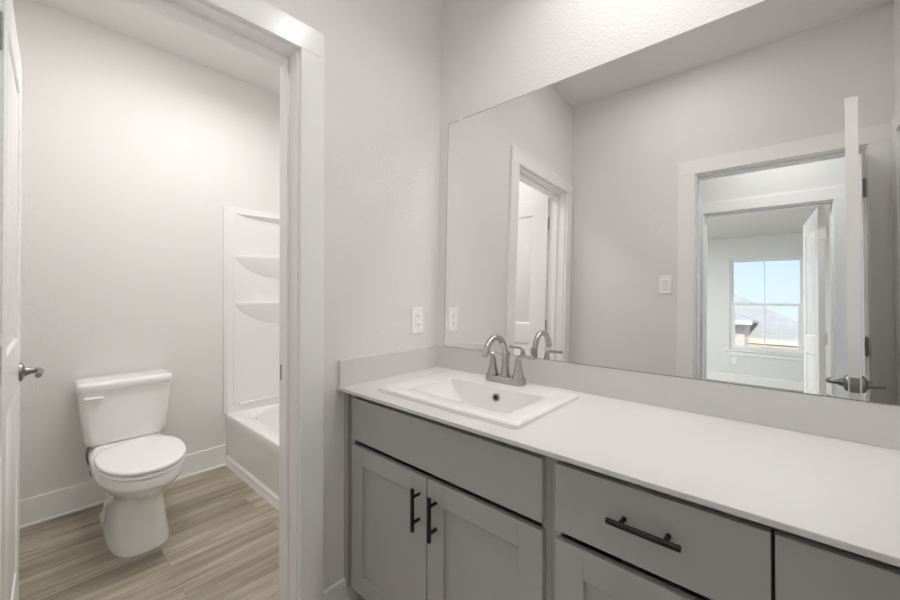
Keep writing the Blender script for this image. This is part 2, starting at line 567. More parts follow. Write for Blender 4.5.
def make_door(name, label, W_, hinge, ang, lever_z=0.93, faces=(1, -1), H_=2.03, th=0.035, hinges=True, pins=1, pin_off=0.004, hmat='steel'):
    """leaf extends from the hinge along local +x; thickness along y (centred)"""
    bm = bmesh.new()
    xs = [0, 0.118, W_ - 0.118, W_]
    zs = [0.01, 0.25, 0.90, 1.045, H_ - 0.125, H_]
    for s in (1, -1):
        grid = [[bm.verts.new((x, s * th / 2, z)) for x in xs] for z in zs]
        pan = []
        for j in range(len(zs) - 1):
            for i in range(3):
                f = bm.faces.new((grid[j][i], grid[j][i + 1], grid[j + 1][i + 1], grid[j + 1][i]))
                if i == 1 and j in (1, 3):
                    pan.append(f)
        bmesh.ops.recalc_face_normals(bm, faces=bm.faces[:])
        for f in pan:
            f.normal_update()
            for (tk, dp) in ((0.004, -0.001), (0.012, -0.0075), (0.012, 0.0), (0.022, 0.0055)):
                nrm = Vector((0, s, 0))
                bmesh.ops.inset_region(bm, faces=[f], thickness=tk, depth=0)
                for vv in f.verts:
                    vv.co += nrm * dp
    # edges
    def q(*pp):
        bm.faces.new([bm.verts.new(p) for p in pp])
    h = th / 2
    z0 = 0.01
    q((0, -h, z0), (0, h, z0), (0, h, H_), (0, -h, H_))
    q((W_, -h, z0), (W_, -h, H_), (W_, h, H_), (W_, h, z0))
    q((0, -h, H_), (0, h, H_), (W_, h, H_), (W_, -h, H_))
    q((0, -h, z0), (W_, -h, z0), (W_, h, z0), (0, h, z0))
    bmesh.ops.remove_doubles(bm, verts=bm.verts[:], dist=0.0004)
    d = obj(name, bm, M['door'], None, ang=20)
    d.location = hinge
    d.rotation_euler = (0, 0, ang)
    tag(d, label, 'door', kind='structure')
    for s in faces:
        lever(d, (W_ - 0.06, s * th / 2, lever_z), s, -1)
    bm = bmesh.new()
    box(bm, W_, W_ + 0.0012, -0.0125, 0.0125, lever_z - 0.028, lever_z + 0.028)
    lp = obj('latch_plate', bm, M['steel'], d, 0.0003)
    bm = bmesh.new()
    box(bm, W_ + 0.001, W_ + 0.009, -0.007, 0.007, lever_z - 0.011, lever_z + 0.011)
    obj('latch_bolt', bm, M['steel'], lp, 0.002)
    if hinges:
        for hz in (0.24, 1.04, 1.83):
            bm = bmesh.new()
            tube(bm, [(-0.004, pins * (h + pin_off), hz - 0.045), (-0.004, pins * (h + pin_off), hz + 0.045)], 0.0065, 12)
            tube(bm, [(-0.004, pins * (h + pin_off), hz - 0.050), (-0.004, pins * (h + pin_off), hz + 0.050)], 0.0045, 12)
            box(bm, -0.0022, 0.0, -h + 0.003, h, hz - 0.044, hz + 0.044)
            box(bm, -0.0052, -0.0030, -h + 0.003, h, hz - 0.044, hz + 0.044)
            obj('hinge', bm, M[hmat], d)
    return d

# door 1: hinged at the far jamb of the toilet doorway, swung into the toilet room
make_door('door_1', 'white panel door swung open into the toilet room', 0.695, (-T - 0.004, D1b + 0.0025, 0), math.atan2(0.028, -0.694), pins=1)
# door 2: hinged right of the front doorway, swung into the vanity room
make_door('door_2', 'white panel door standing open beside the vanity, seen edge-on in mirror', 0.690, (1.448, -1.522, 0), math.atan2(0.682, -0.058), 0.915, pins=-1, pin_off=0.020)
# door 3: far room
make_door('door_3', 'white panel door opened into the far room beside window', 0.715, (1.388, RY0 - 0.008, 0), math.atan2(-0.71, -0.066), faces=(), pins=1, hmat='door')
# door 4 in the right wall beside the front corner
d4 = empty('trim_4', (0, 0, 0))
tag(d4, 'white narrow casing strip on the right wall corner', 'door frame', kind='structure')
bm = bmesh.new(); box(bm, XR - CT, XR, YF + 0.052, YF + 0.141, 0, HD + 0.006); obj('casing_leg', bm, M['trim'], d4, 0.001)
bm = bmesh.new(); box(bm, XR - CT, XR, YF + 0.052, YF + 0.94, HD + 0.0066, HD + CS); obj('casing_head', bm, M['trim'], d4, 0.001)
bm = bmesh.new(); box(bm, XR - CT, XR, YF + 0.851, YF + 0.94, 0, HD + 0.006); obj('casing_leg', bm, M['trim'], d4, 0.001)
bm = bmesh.new(); box(bm, XR - 0.006, XR, YF + 0.145, YF + 0.847, 0.01, HD); obj('closet_door', bm, M['door'], d4, 0.001)

# ------------------------------------------------------------------ far window
wn = empty('window_1', ((WX0 + WX1) / 2, RY1, WZ0))
tag(wn, 'white single-hung sash window looking onto neighbouring roof', 'window', kind='structure')
wn_inv = Matrix.Translation(-Vector(wn.location))
def wobj(name, boxes, m, parent, bevel=0.0015):
    bm = bmesh.new()
    for b in boxes: box(bm, *b)
    if parent == wn: bm.transform(wn_inv)
    return obj(name, bm, m, parent, bevel)
def wframe(x0, x1, z0, z1, y0, y1, t):
    return [(x0, x0 + t, y0, y1, z0, z1), (x1 - t, x1, y0, y1, z0, z1), (x0 + t, x1 - t, y0, y1, z0, z0 + t), (x0 + t, x1 - t, y0, y1, z1 - t, z1)]
wobj('window_frame', wframe(WX0, WX1, WZ0, WZ1, RY1 - 0.12, RY1 - 0.035, 0.03), M['vinyl'], wn)
zm = 1.475
xm_ = (WX0 + WX1) / 2 - 0.01
us = wobj('upper_sash', wframe(WX0 + 0.03, WX1 - 0.03, zm - 0.02, WZ1 - 0.03, RY1 - 0.105, RY1 - 0.08, 0.022), M['vinyl'], wn)
wobj('muntin', [(xm_ - 0.006, xm_ + 0.006, RY1 - 0.100, RY1 - 0.090, zm, WZ1 - 0.05)], M['vinyl'], wn)
wobj('pane', [(WX0 + 0.05, WX1 - 0.05, RY1 - 0.096, RY1 - 0.092, zm, WZ1 - 0.05)], M['glass'], wn, 0)
ls = wobj('lower_sash', wframe(WX0 + 0.03, WX1 - 0.03, WZ0 + 0.03, zm + 0.025, RY1 - 0.08, RY1 - 0.045, 0.045), M['vinyl'], wn)
wobj('muntin', [(xm_ - 0.006, xm_ + 0.006, RY1 - 0.069, RY1 - 0.058, WZ0 + 0.07, zm - 0.015)], M['vinyl'], wn)
wobj('pane', [(WX0 + 0.07, WX1 - 0.07, RY1 - 0.066, RY1 - 0.062, WZ0 + 0.07, zm - 0.015)], M['glass'], wn, 0)
wobj('sill', [(WX0 - 0.055, WX1 + 0.055, RY1 - 0.035, RY1 + 0.045, WZ0 - 0.028, WZ0)], M['trim'], wn, 0.004)
wobj('apron', [(WX0 - 0.03, WX1 + 0.03, RY1, RY1 + 0.016, WZ0 - 0.105, WZ0 - 0.028)], M['trim'], wn, 0.002)
lb = WZ0

# ------------------------------------------------------------------ vanity cabinets
H = 0.864            # counter top height
YC = -0.562          # counter front edge
YD = -0.532          # door front plane
YB = -0.512          # cabinet body front
CTH = 0.0125
def bar_pull(parent, c, horiz, length=0.126):
    """c: centre of the bar on the front plane"""
    x, z = c
    bm = bmesh.new()
    yb_ = YD - 0.030
    if horiz:
        tube(bm, [(x - length / 2, yb_, z), (x - length / 2 + 0.001, yb_, z), (x + length / 2 - 0.001, yb_, z), (x + length / 2, yb_, z)], [0.0052, 0.006, 0.006, 0.0052], 16)
        ps = [(x - 0.038, z), (x + 0.038, z)]
    else:
        tube(bm, [(x, yb_, z - length / 2), (x, yb_, z - length / 2 + 0.001), (x, yb_, z + length / 2 - 0.001), (x, yb_, z + length / 2)], [0.0052, 0.006, 0.006, 0.0052], 16)
        ps = [(x, z - 0.038), (x, z + 0.038)]
    for (px, pz) in ps:
        tube(bm, [(px, YD + 0.0005, pz), (px, yb_, pz)], 0.0048, 12)
    rel = parent.matrix_basis.translation
    return obj('handle', bm, M['black'], parent)

def shaker(parent, x0, x1, z0, z1, name='door', rail=0.063):
    bm = bmesh.new()
    yb_ = YB - 0.001
    box(bm, x0, x0 + rail, YD, yb_, z0, z1)
    box(bm, x1 - rail, x1, YD, yb_, z0, z1)
    box(bm, x0 + rail, x1 - rail, YD, yb_, z0, z0 + rail)
    box(bm, x0 + rail, x1 - rail, YD, yb_, z1 - rail, z1)
    box(bm, x0 + rail - 0.002, x1 - rail + 0.002, YD + 0.010, yb_, z0 + rail - 0.002, z1 - rail + 0.002)
    return obj(name, bm, M['cab'], parent, 0.0012)

def slab(parent, x0, x1, z0, z1, name):
    bm = bmesh.new()
    box(bm, x0, x1, YD, YB - 0.001, z0, z1)
    return obj(name, bm, M['cab'], parent, 0.0015)

def cabinet(name, label, x0, x1, stiles, ztop=H - CTH):
    r = empty(name, (0, 0, 0))
    tag(r, label, 'cabinet')
    bm = bmesh.new()
    yk = -0.062
    box(bm, x0, x0 + 0.018, YB + 0.02, yk, 0.115, ztop)
    box(bm, x1 - 0.018, x1, YB + 0.02, yk, 0.115, ztop)
    box(bm, x0 + 0.018, x1 - 0.018, YB + 0.02, yk, 0.115, 0.133)
    obj('cabinet_body', bm, M['cab'], r, 0.0006)
    bm = bmesh.new()
    for (a, b) in stiles:
        box(bm, a, b, YB, YB + 0.02, 0.115, ztop)
    sx0, sx1 = stiles[0][1], stiles[-1][0]
    for (a, b) in ((0.115, 0.150), (ztop - 0.004, ztop)):
        box(bm, sx0, sx1, YB + 0.0005, YB + 0.02, a, b)
    obj('face_frame', bm, M['cab'], r, 0.0008)
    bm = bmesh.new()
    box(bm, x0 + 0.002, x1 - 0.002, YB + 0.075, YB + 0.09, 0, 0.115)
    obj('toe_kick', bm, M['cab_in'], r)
    return r

ca = cabinet('sink_cabinet', 'grey painted sink base cabinet with two doors under the basin', 0.004, 0.811, [(0.004, 0.052), (0.788, 0.811)])
bm = bmesh.new(); box(bm, 0.001, 0.026, YD + 0.004, YB - 0.0005, 0.115, H - CTH - 0.001); obj('filler_strip', bm, M['cab'], ca, 0.001)
slab(ca, 0.054, 0.797, 0.6785, 0.8285, 'false_drawer_front')
dl = shaker(ca, 0.054, 0.4285, 0.135, 0.659)
bar_pull(dl, (0.400, 0.565), False)
dr = shaker(ca, 0.4325, 0.797, 0.135, 0.659)
bar_pull(dr, (0.468, 0.563), False)
cb = cabinet('drawer_cabinet', 'grey painted cabinet with drawers over doors, right of the sink cabinet', 0.8115, XR - 0.004, [(0.8115, 0.834), (1.565, XR - 0.004)])
w1 = slab(cb, 0.828, 1.1895, 0.6785, 0.8285, 'drawer')
bar_pull(w1, (1.010, 0.762), True)
w2 = slab(cb, 1.1945, 1.566, 0.6785, 0.8285, 'drawer')
bar_pull(w2, (1.380, 0.762), True)
d3_ = shaker(cb, 0.828, 1.1895, 0.135, 0.659)
bar_pull(d3_, (1.152, 0.50), False)
d4_ = shaker(cb, 1.1945, 1.566, 0.135, 0.659)
bar_pull(d4_, (1.232, 0.50), False)

# ------------------------------------------------------------------ worktop and splashes
SX0, SX1, SY0, SY1 = 0.150, 0.712, -0.497, -0.086       # sink rim
hx0, hx1, hy0, hy1 = SX0 + 0.02, SX1 - 0.02, SY0 + 0.02, SY1 - 0.02
HS = 0.9606
bm = bmesh.new()
xo, yo = XR - 0.001, -0.0125
# one slab with a rectangular cut-out
zt, zb = H, H - CTH
X_ = [0.0005, hx0, hx1, xo]
Y_ = [YC, hy0, hy1, yo]
top = [[bm.verts.new((x, y, zt)) for x in X_] for y in Y_]
bot = [[bm.verts.new((x, y, zb)) for x in X_] for y in Y_]
for j in range(3):
    for i in range(3):
        if i == 1 and j == 1: continue
        bm.faces.new((top[j][i], top[j][i + 1], top[j + 1][i + 1], top[j + 1][i]))
        bm.faces.new((bot[j][i], bot[j + 1][i], bot[j + 1][i + 1], bot[j][i + 1]))
for i in range(3):
    bm.faces.new((top[0][i], bot[0][i], bot[0][i + 1], top[0][i + 1]))
    bm.faces.new((top[3][i], top[3][i + 1], bot[3][i + 1], bot[3][i]))
    bm.faces.new((top[i][0], top[i + 1][0], bot[i + 1][0], bot[i][0]))
    bm.faces.new((top[i][3], bot[i][3], bot[i + 1][3], top[i + 1][3]))
bm.faces.new((top[1][1], top[1][2], bot[1][2], bot[1][1]))
bm.faces.new((top[2][2], top[2][1], bot[2][1], bot[2][2]))
bm.faces.new((top[1][1], bot[1][1], bot[2][1], top[2][1]))
bm.faces.new((top[1][2], top[2][2], bot[2][2], bot[1][2]))
ct = obj('countertop', bm, M['quartz'], None, 0.0015)
tag(ct, 'long white quartz countertop covering both grey vanity cabinets', 'countertop')
bm = bmesh.new(); box(bm, 0.0165, XR - 0.001, -0.0162, -0.0145 + 0.004, H, HS)
bs = obj('back_splash', bm, M['quartz'], None, 0.001)
tag(bs, 'long low white splash strip below the mirror', 'backsplash')
bm = bmesh.new(); box(bm, 0.0005, 0.016, YC + 0.006, -0.0105, H, HS)
ss = obj('side_splash', bm, M['quartz'], None, 0.001)
tag(ss, 'short white splash strip below the outlet on the left wall', 'backsplash')

# ------------------------------------------------------------------ mirror
MX0, MX1, MZ1 = 0.056, XR - 0.03, 2.0031
r = empty('wall_mirror', (0, 0, 0))
tag(r, 'large frameless wall mirror above the counter', 'mirror')
def my(z): return -0.0076 + NT * (z - 1.2)
def slab_lean(x0, x1, z0, z1, o0, o1):
    bm = bmesh.new()
    v = [bm.verts.new(p) for p in ((x0, my(z0) + o0, z0), (x1, my(z0) + o0, z0), (x1, my(z1) + o0, z1), (x0, my(z1) + o0, z1),
                                   (x0, my(z0) + o1, z0), (x1, my(z0) + o1, z0), (x1, my(z1) + o1, z1), (x0, my(z1) + o1, z1))]
    fs = [bm.faces.new([v[i] for i in f]) for f in ((0, 1, 2, 3), (4, 7, 6, 5), (0, 3, 7, 4), (1, 5, 6, 2), (3, 2, 6, 7), (0, 4, 5, 1))]
    return bm, fs
bm, fs = slab_lean(MX0, MX1, HS + 0.0008, MZ1, 0.0, 0.0055)
for f in fs[1:]: f.material_index = 1
bm.normal_update()
res = bmesh.ops.inset_region(bm, faces=[fs[0]], thickness=0.0035, depth=0)
for f in res['faces']: f.material_index = 1
obj('mirror_glass', bm, [M['mirror'], M['mirror_edge']], r, ang=5)
for cx in (0.131,):
    bm, fs = slab_lean(cx - 0.006, cx + 0.006, MZ1 - 0.005, MZ1 + 0.010, -0.0025, 0.0)
    box(bm, cx - 0.006, cx + 0.006, my(MZ1) - 0.0025, my(MZ1) + 0.006, MZ1 + 0.001, MZ1 + 0.003)
    obj('mirror_clip', bm, M['plast'], r, 0.0006)

# ------------------------------------------------------------------ sink
r = empty('sink', ((SX0 + SX1) / 2, (SY0 + SY1) / 2, H))
tag(r, 'white rectangular drop-in ceramic sink set in the countertop', 'sink')
cx, cy = 0.0, 0.0
hw, hd = (SX1 - SX0) / 2, (SY1 - SY0) / 2
bcx, bcy = 0.452 - (SX0 + SX1) / 2, -0.320 - (SY0 + SY1) / 2
bm = bmesh.new()
rings = [rrect(0, 0, hw - 0.028, hd - 0.028, 0.02, -0.02),
         rrect(0, 0, hw - 0.028, hd - 0.028, 0.02, 0.0003),
         rrect(0, 0, hw, hd, 0.020, 0.0003),
         rrect(0, 0, hw, hd, 0.020, 0.010),
         rrect(0, 0, hw - 0.004, hd - 0.004, 0.024, 0.0145),
         rrect(0, 0, hw - 0.009, hd - 0.009, 0.022, 0.0155),
         rrect(0, 0, hw - 0.016, hd - 0.016, 0.020, 0.0157),
         rrect(bcx, bcy, 0.2050, 0.1210, 0.010, 0.0145),
         rrect(bcx, bcy, 0.1995, 0.1165, 0.010, 0.0140),
         rrect(bcx, bcy, 0.1975, 0.1150, 0.010, 0.0120),
         rrect(bcx, bcy, 0.1960, 0.1140, 0.012, 0.004),
         rrect(bcx + 0.004, bcy + 0.001, 0.182, 0.1115, 0.018, -0.030),
         rrect(bcx + 0.006, bcy + 0.003, 0.168, 0.1075, 0.025, -0.065),
         rrect(bcx + 0.008, bcy + 0.006, 0.150, 0.1015, 0.035, -0.098),
         rrect(bcx + 0.009, bcy + 0.010, 0.125, 0.086, 0.045, -0.120),
         rrect(bcx + 0.010, bcy + 0.014, 0.085, 0.055, 0.045, -0.131),
         rrect(bcx + 0.010, bcy + 0.014, 0.022, 0.022, 0.0219, -0.136),
         rrect(bcx + 0.010, bcy + 0.014, 0.021, 0.021, 0.0209, -0.155)]
loft(bm, rings, False, True)
obj('basin', bm, M['porc'], r, ang=30)
bm = bmesh.new()
lathe(bm, [(0.0, 0), (0.0205, 0), (0.0205, 0.0025), (0.017, 0.004), (0.0145, 0.002), (0.0, 0.006)], (bcx + 0.010, bcy + 0.014, -0.136), (0, 0, 1), 24)
obj('drain', bm, M['nickel'], r)
bm = bmesh.new()
ax = Vector((0, -1, 0.08)).normalized()
oc = (bcx + 0.012, bcy + 0.1095, -0.022)
lathe(bm, [(0.0, -0.004), (0.0135, -0.004), (0.0135, 0.0012), (0.0115, 0.0022), (0.0092, 0.0020), (0.0085, 0.0005), (0.0, 0.0005)], oc, ax, 24)
of = obj('overflow_ring', bm, M['steel'], r)
tag(of, label='small metal ringed overflow hole')
bm = bmesh.new()
lathe(bm, [(0.0, 0.0005), (0.0083, 0.0005), (0.0083, 0.0010), (0.0, 0.0010)], oc, ax, 20)
obj('overflow_hole', bm, M['dark'], of)

# ------------------------------------------------------------------ faucet
FX, FY, FZ = 0.452, -0.128, H + 0.0155
r = empty('faucet', (FX, FY, FZ))
tag(r, 'brushed nickel gooseneck faucet with two lever handles on the sink', 'faucet')
bm = bmesh.new()
rg = []
for (hx_, hy_, z) in ((0.080, 0.0265, 0.0), (0.080, 0.0265, 0.004), (0.0795, 0.026, 0.020), (0.077, 0.0235, 0.0245), (0.070, 0.016, 0.026)):
    rg.append(rrect(0, 0, hx_, hy_, min(hx_, hy_) * 0.8, z, 6))
loft(bm, rg)
obj('base_plate', bm, M['nickel'], r)
bm = bmesh.new()
path = [(0, 0, 0.012), (0, 0, 0.03), (0, 0, 0.055), (0, 0, 0.085), (0, -0.003, 0.113), (0, -0.014, 0.142), (0, -0.035, 0.164), (0, -0.062, 0.172), (0, -0.090, 0.166), (0, -0.112, 0.150), (0, -0.126, 0.130), (0, -0.132, 0.114)]
pts = smooth_path(path, 4)
rad = []
for i, p in enumerate(pts):
    t = i / (len(pts) - 1)
    rad.append(0.0225 - 0.0110 * min(1, t / 0.25) ** 0.7 if t < 0.25 else 0.0115)
tube(bm, pts, rad, 20)
lathe(bm, [(0.0, 0), (0.0085, 0.0), (0.0085, 0.004), (0.0, 0.004)], (0, -0.1325, 0.112), (0, -0.2, -1), 16)
obj('spout', bm, M['nickel'], r)
for s in (-1, 1):
    hxp = s * 0.0535
    bm = bmesh.new()
    lathe(bm, [(0.0, 0.012), (0.0245, 0.012), (0.0240, 0.022), (0.0200, 0.036), (0.0150, 0.055), (0.0112, 0.075), (0.0095, 0.088), (0.0, 0.090)], (hxp, 0, 0), (0, 0, 1), 28)
    hb = obj('handle', bm, M['nickel'], r)
    bm = bmesh.new()
    pts = smooth_path([(hxp, 0, 0.082), (hxp + s * 0.002, 0, 0.094), (hxp + s * 0.010, 0, 0.102), (hxp + s * 0.024, 0, 0.104), (hxp + s * 0.044, -0.001, 0.104), (hxp + s * 0.064, -0.002, 0.1045)], 5)
    n_ = len(pts)
    tube(bm, pts, [0.0098 - 0.0036 * min(1, 2.2 * i / n_) for i in range(n_)], 14)
    obj('lever', bm, M['nickel'], hb)
bm = bmesh.new()
tube(bm, [(0, 0.021, 0.016), (0, 0.021, 0.092)], 0.003, 10)
lathe(bm, [(0.0, 0), (0.0048, 0), (0.0062, 0.006), (0.0062, 0.022), (0.0048, 0.027), (0.0, 0.028)], (0, 0.021, 0.085), (0, 0, 1), 14)
obj('lift_rod', bm, M['nickel'], r)

# ------------------------------------------------------------------ outlet and switch plates
def wallplate(name, label, cat, loc, rz, kind):
    """built in local x (width) / z, facing local -y"""
    r = empty(name, loc, rz)
    tag(r, label, cat)
    bm = bmesh.new()
    loft(bm, [[(x, 0.0, z) for (x, z, _) in [(p[0], p[1], 0) for p in rrect(0, 0, 0.0365, 0.059, 0.004, 0)]],
              [(x, -0.0035, z) for (x, z, _) in [(p[0], p[1], 0) for p in rrect(0, 0, 0.0365, 0.059, 0.004, 0)]],
              [(x, -0.0065, z) for (x, z, _) in [(p[0], p[1], 0) for p in rrect(0, 0, 0.0335, 0.056, 0.003, 0)]]])
    obj('cover_plate', bm, M['plast'], r)
    bm = bmesh.new()
    if kind == 'switch':
        box(bm, -0.0175, 0.0175, -0.0085, -0.006, -0.034, 0.034)
        o = obj('switch_bezel', bm, M['plast'], r, 0.0006)
        bm = bmesh.new()
        v = [bm.verts.new(p) for p in ((-0.0155, -0.0083, -0.031), (0.0155, -0.0083, -0.031), (0.0155, -0.0083, 0.031), (-0.0155, -0.0083, 0.031),
                                       (-0.0155, -0.0095, -0.031), (0.0155, -0.0095, -0.031), (0.0155, -0.0135, 0.031), (-0.0155, -0.0135, 0.031))]
        for f in ((0, 1, 2, 3), (4, 5, 6, 7), (0, 1, 5, 4), (2, 3, 7, 6), (0, 3, 7, 4), (1, 2, 6, 5)):
            bm.faces.new([v[i] for i in f])
        obj('rocker', bm, M['plast'], r, 0.0006)
    else:
        box(bm, -0.0170, 0.0170, -0.0085, -0.006, -0.034, 0.034)
        o = obj('receptacle', bm, M['plast'], r, 0.0006)
        for s in (-1, 1):
            zc = s * 0.0195
            for (sx_, zt_) in ((-0.0065, 0.007), (0.0065, 0.006)):
                bm = bmesh.new()
                box(bm, sx_ - 0.001, sx_ + 0.001, -0.0089, -0.0080, zc - 0.001, zc + zt_)
                obj('socket_slot', bm, M['dark'], o)
            bm = bmesh.new()
            lathe(bm, [(0, 0), (0.0026, 0), (0.0026, 0.001), (0, 0.001)], (0, -0.0079, zc - 0.0065), (0, -1, 0), 12)
            obj('ground_hole', bm, M['dark'], o)
        if kind == 'gfci':
            for zq in (0.0010, -0.0055):
                bm = bmesh.new()
                box(bm, -0.0085, 0.0085, -0.0098, -0.0082, zq, zq + 0.0045)
                obj('reset_button', bm, M['plast'], o, 0.0004)
    for s in (-1, 1):
        bm = bmesh.new()
        lathe(bm, [(0, 0), (0.0028, 0), (0.0024, 0.001), (0, 0.0012)], (0, -0.0064, s * 0.048), (0, -1, 0), 12)
        obj('screw', bm, M['plast'], r)
    return r
wallplate('wall_outlet', 'white double wall outlet above the side splash', 'outlet', (0.0, -0.136, 1.085), R(90), 'gfci')
wallplate('light_switch', 'white rocker light switch on wall opposite the mirror', 'light switch', (0.633, YF, 1.354), R(180), 'switch')
wallplate('wall_outlet', 'white wall outlet under the far window', 'outlet', (0.46, RY1, 0.40), R(180), 'outlet')

# ------------------------------------------------------------------ toilet  (local: +x forward from wall)
r = empty('toilet', (XB, -0.960, 0))
tag(r, 'white two-piece toilet with closed lid against the grey wall', 'toilet')
# bowl + pedestal : rings (front x, back x, half width, z, e)
bm = bmesh.new()
prof = [(0.688, 0.190, 0.124, 0.000, 3.0), (0.688, 0.190, 0.124, 0.010, 3.0), (0.684, 0.200, 0.120, 0.030, 3.1),
        (0.676, 0.215, 0.111, 0.080, 3.0), (0.672, 0.225, 0.103, 0.140, 2.9), (0.674, 0.225, 0.096, 0.200, 2.7),
        (0.684, 0.215, 0.101, 0.240, 2.5), (0.715, 0.200, 0.122, 0.268, 2.35), (0.765, 0.180, 0.149, 0.296, 2.25),
        (0.805, 0.165, 0.167, 0.322, 2.2), (0.828, 0.155, 0.175, 0.343, 2.2), (0.838, 0.150, 0.178, 0.352, 2.2), (0.837, 0.150, 0.178, 0.360, 2.2),
        (0.837, 0.150, 0.178, 0.385, 2.2), (0.833, 0.153, 0.174, 0.392, 2.2), (0.80, 0.17, 0.160, 0.394, 2.2)]
rings = []
for (xf, xb, hy_, z, e) in prof:
    c = 0.47 if z > 0.2 else 0.43
    rings.append(sell(c, 0, xf - c, c - xb, hy_, z, e, 56, eb=3.2))
loft(bm, rings)
obj('bowl', bm, M['porc'], r, ang=60)
# foot / trapway skirt behind the pedestal
bm = bmesh.new()
rings = []
for (xf, xb, hy_, z) in ((0.58, 0.13, 0.120, 0.0), (0.58, 0.13, 0.120, 0.018), (0.565, 0.14, 0.110, 0.034), (0.55, 0.15, 0.095, 0.10), (0.52, 0.15, 0.085, 0.2), (0.50, 0.13, 0.092, 0.30), (0.48, 0.11, 0.115, 0.36), (0.46, 0.10, 0.125, 0.392)):
    rings.append(rrect((xf + xb) / 2, 0, (xf - xb) / 2, hy_, 0.06, z, 6))
loft(bm, rings)
obj('trapway_base', bm, M['porc'], r, ang=60)
# seat ring and lid
def plate(name, xf, xb, hy_, z0, z1, m, eb=2.6, inset=0.006):
    bm = bmesh.new()
    c = 0.56
    L = [(0.010, z0), (0.002, z0 + 0.0025), (0, z0 + 0.006), (0, z1 - 0.006), (inset * 0.4, z1 - 0.002), (inset * 1.2, z1), (0.03, z1 + 0.0015), (0.08, z1 + 0.003)]
    loft(bm, [sell(c, 0, xf - c - i, c - xb - i, hy_ - i, z, 2.15, 56, eb=eb) for (i, z) in L])
    return obj(name, bm, m, r, ang=60)
plate('seat', 0.840, 0.375, 0.175, 0.396, 0.412, M['seat'])
plate('lid', 0.841, 0.375, 0.176, 0.4180, 0.4360, M['seat'])
for s in (-1, 1):
    bm = bmesh.new()
    tube(bm, [(0.372, s * 0.045, 0.418), (0.372, s * 0.105, 0.418)], 0.012, 14)
    box(bm, 0.352, 0.380, s * 0.075 - 0.028, s * 0.075 + 0.028, 0.394, 0.415)
    obj('lid_hinge', bm, M['seat'], r, 0.003)
# tank
bm = bmesh.new()
rings = []
for (hy_, xb, xf, z, rr) in ((0.165, 0.040, 0.200, 0.392, 0.03), (0.176, 0.030, 0.214, 0.402, 0.035), (0.181, 0.028, 0.218, 0.43, 0.035), (0.192, 0.026, 0.222, 0.52, 0.035), (0.202, 0.025, 0.226, 0.62, 0.035), (0.206, 0.025, 0.228, 0.686, 0.035)):
    rings.append(rrect((xf + xb) / 2, 0, (xf - xb) / 2, hy_, rr, z, 7))
loft(bm, rings)
obj('tank', bm, M['porc'], r, ang=60)
bm = bmesh.new()
rings = []
for (dd, z) in ((0.006, 0.686), (0.0, 0.690), (0.0, 0.718), (0.004, 0.727), (0.012, 0.7325), (0.03, 0.7345)):
    rings.append(rrect(0.127, 0, 0.111 - dd, 0.214 - dd, 0.035 - min(0.02, dd * .6), z, 7))
loft(bm, rings)
obj('tank_lid', bm, M['porc'], r, ang=60)
bm = bmesh.new()
lathe(bm, [(0, 0), (0.011, 0), (0.011, 0.006), (0.007, 0.012), (0, 0.013)], (0.226, -0.178, 0.656), (1, 0, 0), 16)
tube(bm, smooth_path([(0.236, -0.184, 0.656), (0.241, -0.168, 0.657), (0.243, -0.138, 0.6565), (0.242, -0.108, 0.655)], 5), [0.009 + 0.003 * math.sin(math.pi * min(1, i / 15)) for i in range(16)], 12, flat=0.6)
fl = obj('flush_lever', bm, M['seat'], r)
# supply valve and hose
bm = bmesh.new()
lathe(bm, [(0, 0), (0.028, 0), (0.026, 0.004), (0.008, 0.006), (0.008, 0.04), (0, 0.04)], (BT * 0 + 0.0005, -0.115, 0.19), (1, 0, 0), 18)
lathe(bm, [(0, 0), (0.012, 0), (0.012, 0.03), (0, 0.03)], (0.045, -0.115, 0.175), (0, 0, 1), 14)
obj('supply_valve', bm, M['nickel'], r)
bm = bmesh.new()
tube(bm, smooth_path([(0.045, -0.115, 0.2), (0.05, -0.150, 0.26), (0.08, -0.160, 0.33), (0.11, -0.145, 0.395)], 6), 0.0055, 10)
obj('supply_hose', bm, M['steel'], r)

# ------------------------------------------------------------------ bathtub
TX0, TX1 = XB + 0.001, -T - 0.001
TZ = 0.3607
r = empty('bathtub', ((TX0 + TX1) / 2, YT, 0))
tag(r, 'white alcove bathtub with flat apron beyond the toilet', 'bathtub')
LX, LY = (TX1 - TX0) / 2, (YTB - 0.001 - YT) / 2
bm = bmesh.new()
cyb = LY
rings = [rrect(0, cyb, LX, LY, 0.004, TZ - 0.045, 6),
         rrect(0, cyb, LX, LY, 0.004, TZ - 0.008, 6),
         rrect(0, cyb, LX - 0.003, LY - 0.003, 0.006, TZ - 0.002, 6),
         rrect(0, cyb, LX - 0.010, LY - 0.010, 0.01, TZ, 6),
         rrect(0, cyb + 0.01, LX - 0.085, LY - 0.085, 0.20, TZ, 6),
         rrect(0, cyb + 0.01, LX - 0.097, LY - 0.096, 0.195, TZ - 0.008, 6),
         rrect(0, cyb + 0.01, LX - 0.105, LY - 0.104, 0.19, TZ - 0.03, 6),
         rrect(0, cyb + 0.01, LX - 0.15, LY - 0.125, 0.17, TZ - 0.18, 6),
         rrect(0, cyb + 0.01, LX - 0.19, LY - 0.15, 0.14, TZ - 0.265, 6),
         rrect(0, cyb + 0.01, LX - 0.26, LY - 0.20, 0.09, TZ - 0.285, 6)]
loft(bm, rings, False, True)
obj('tub_basin', bm, M['acryl'], r, ang=60)
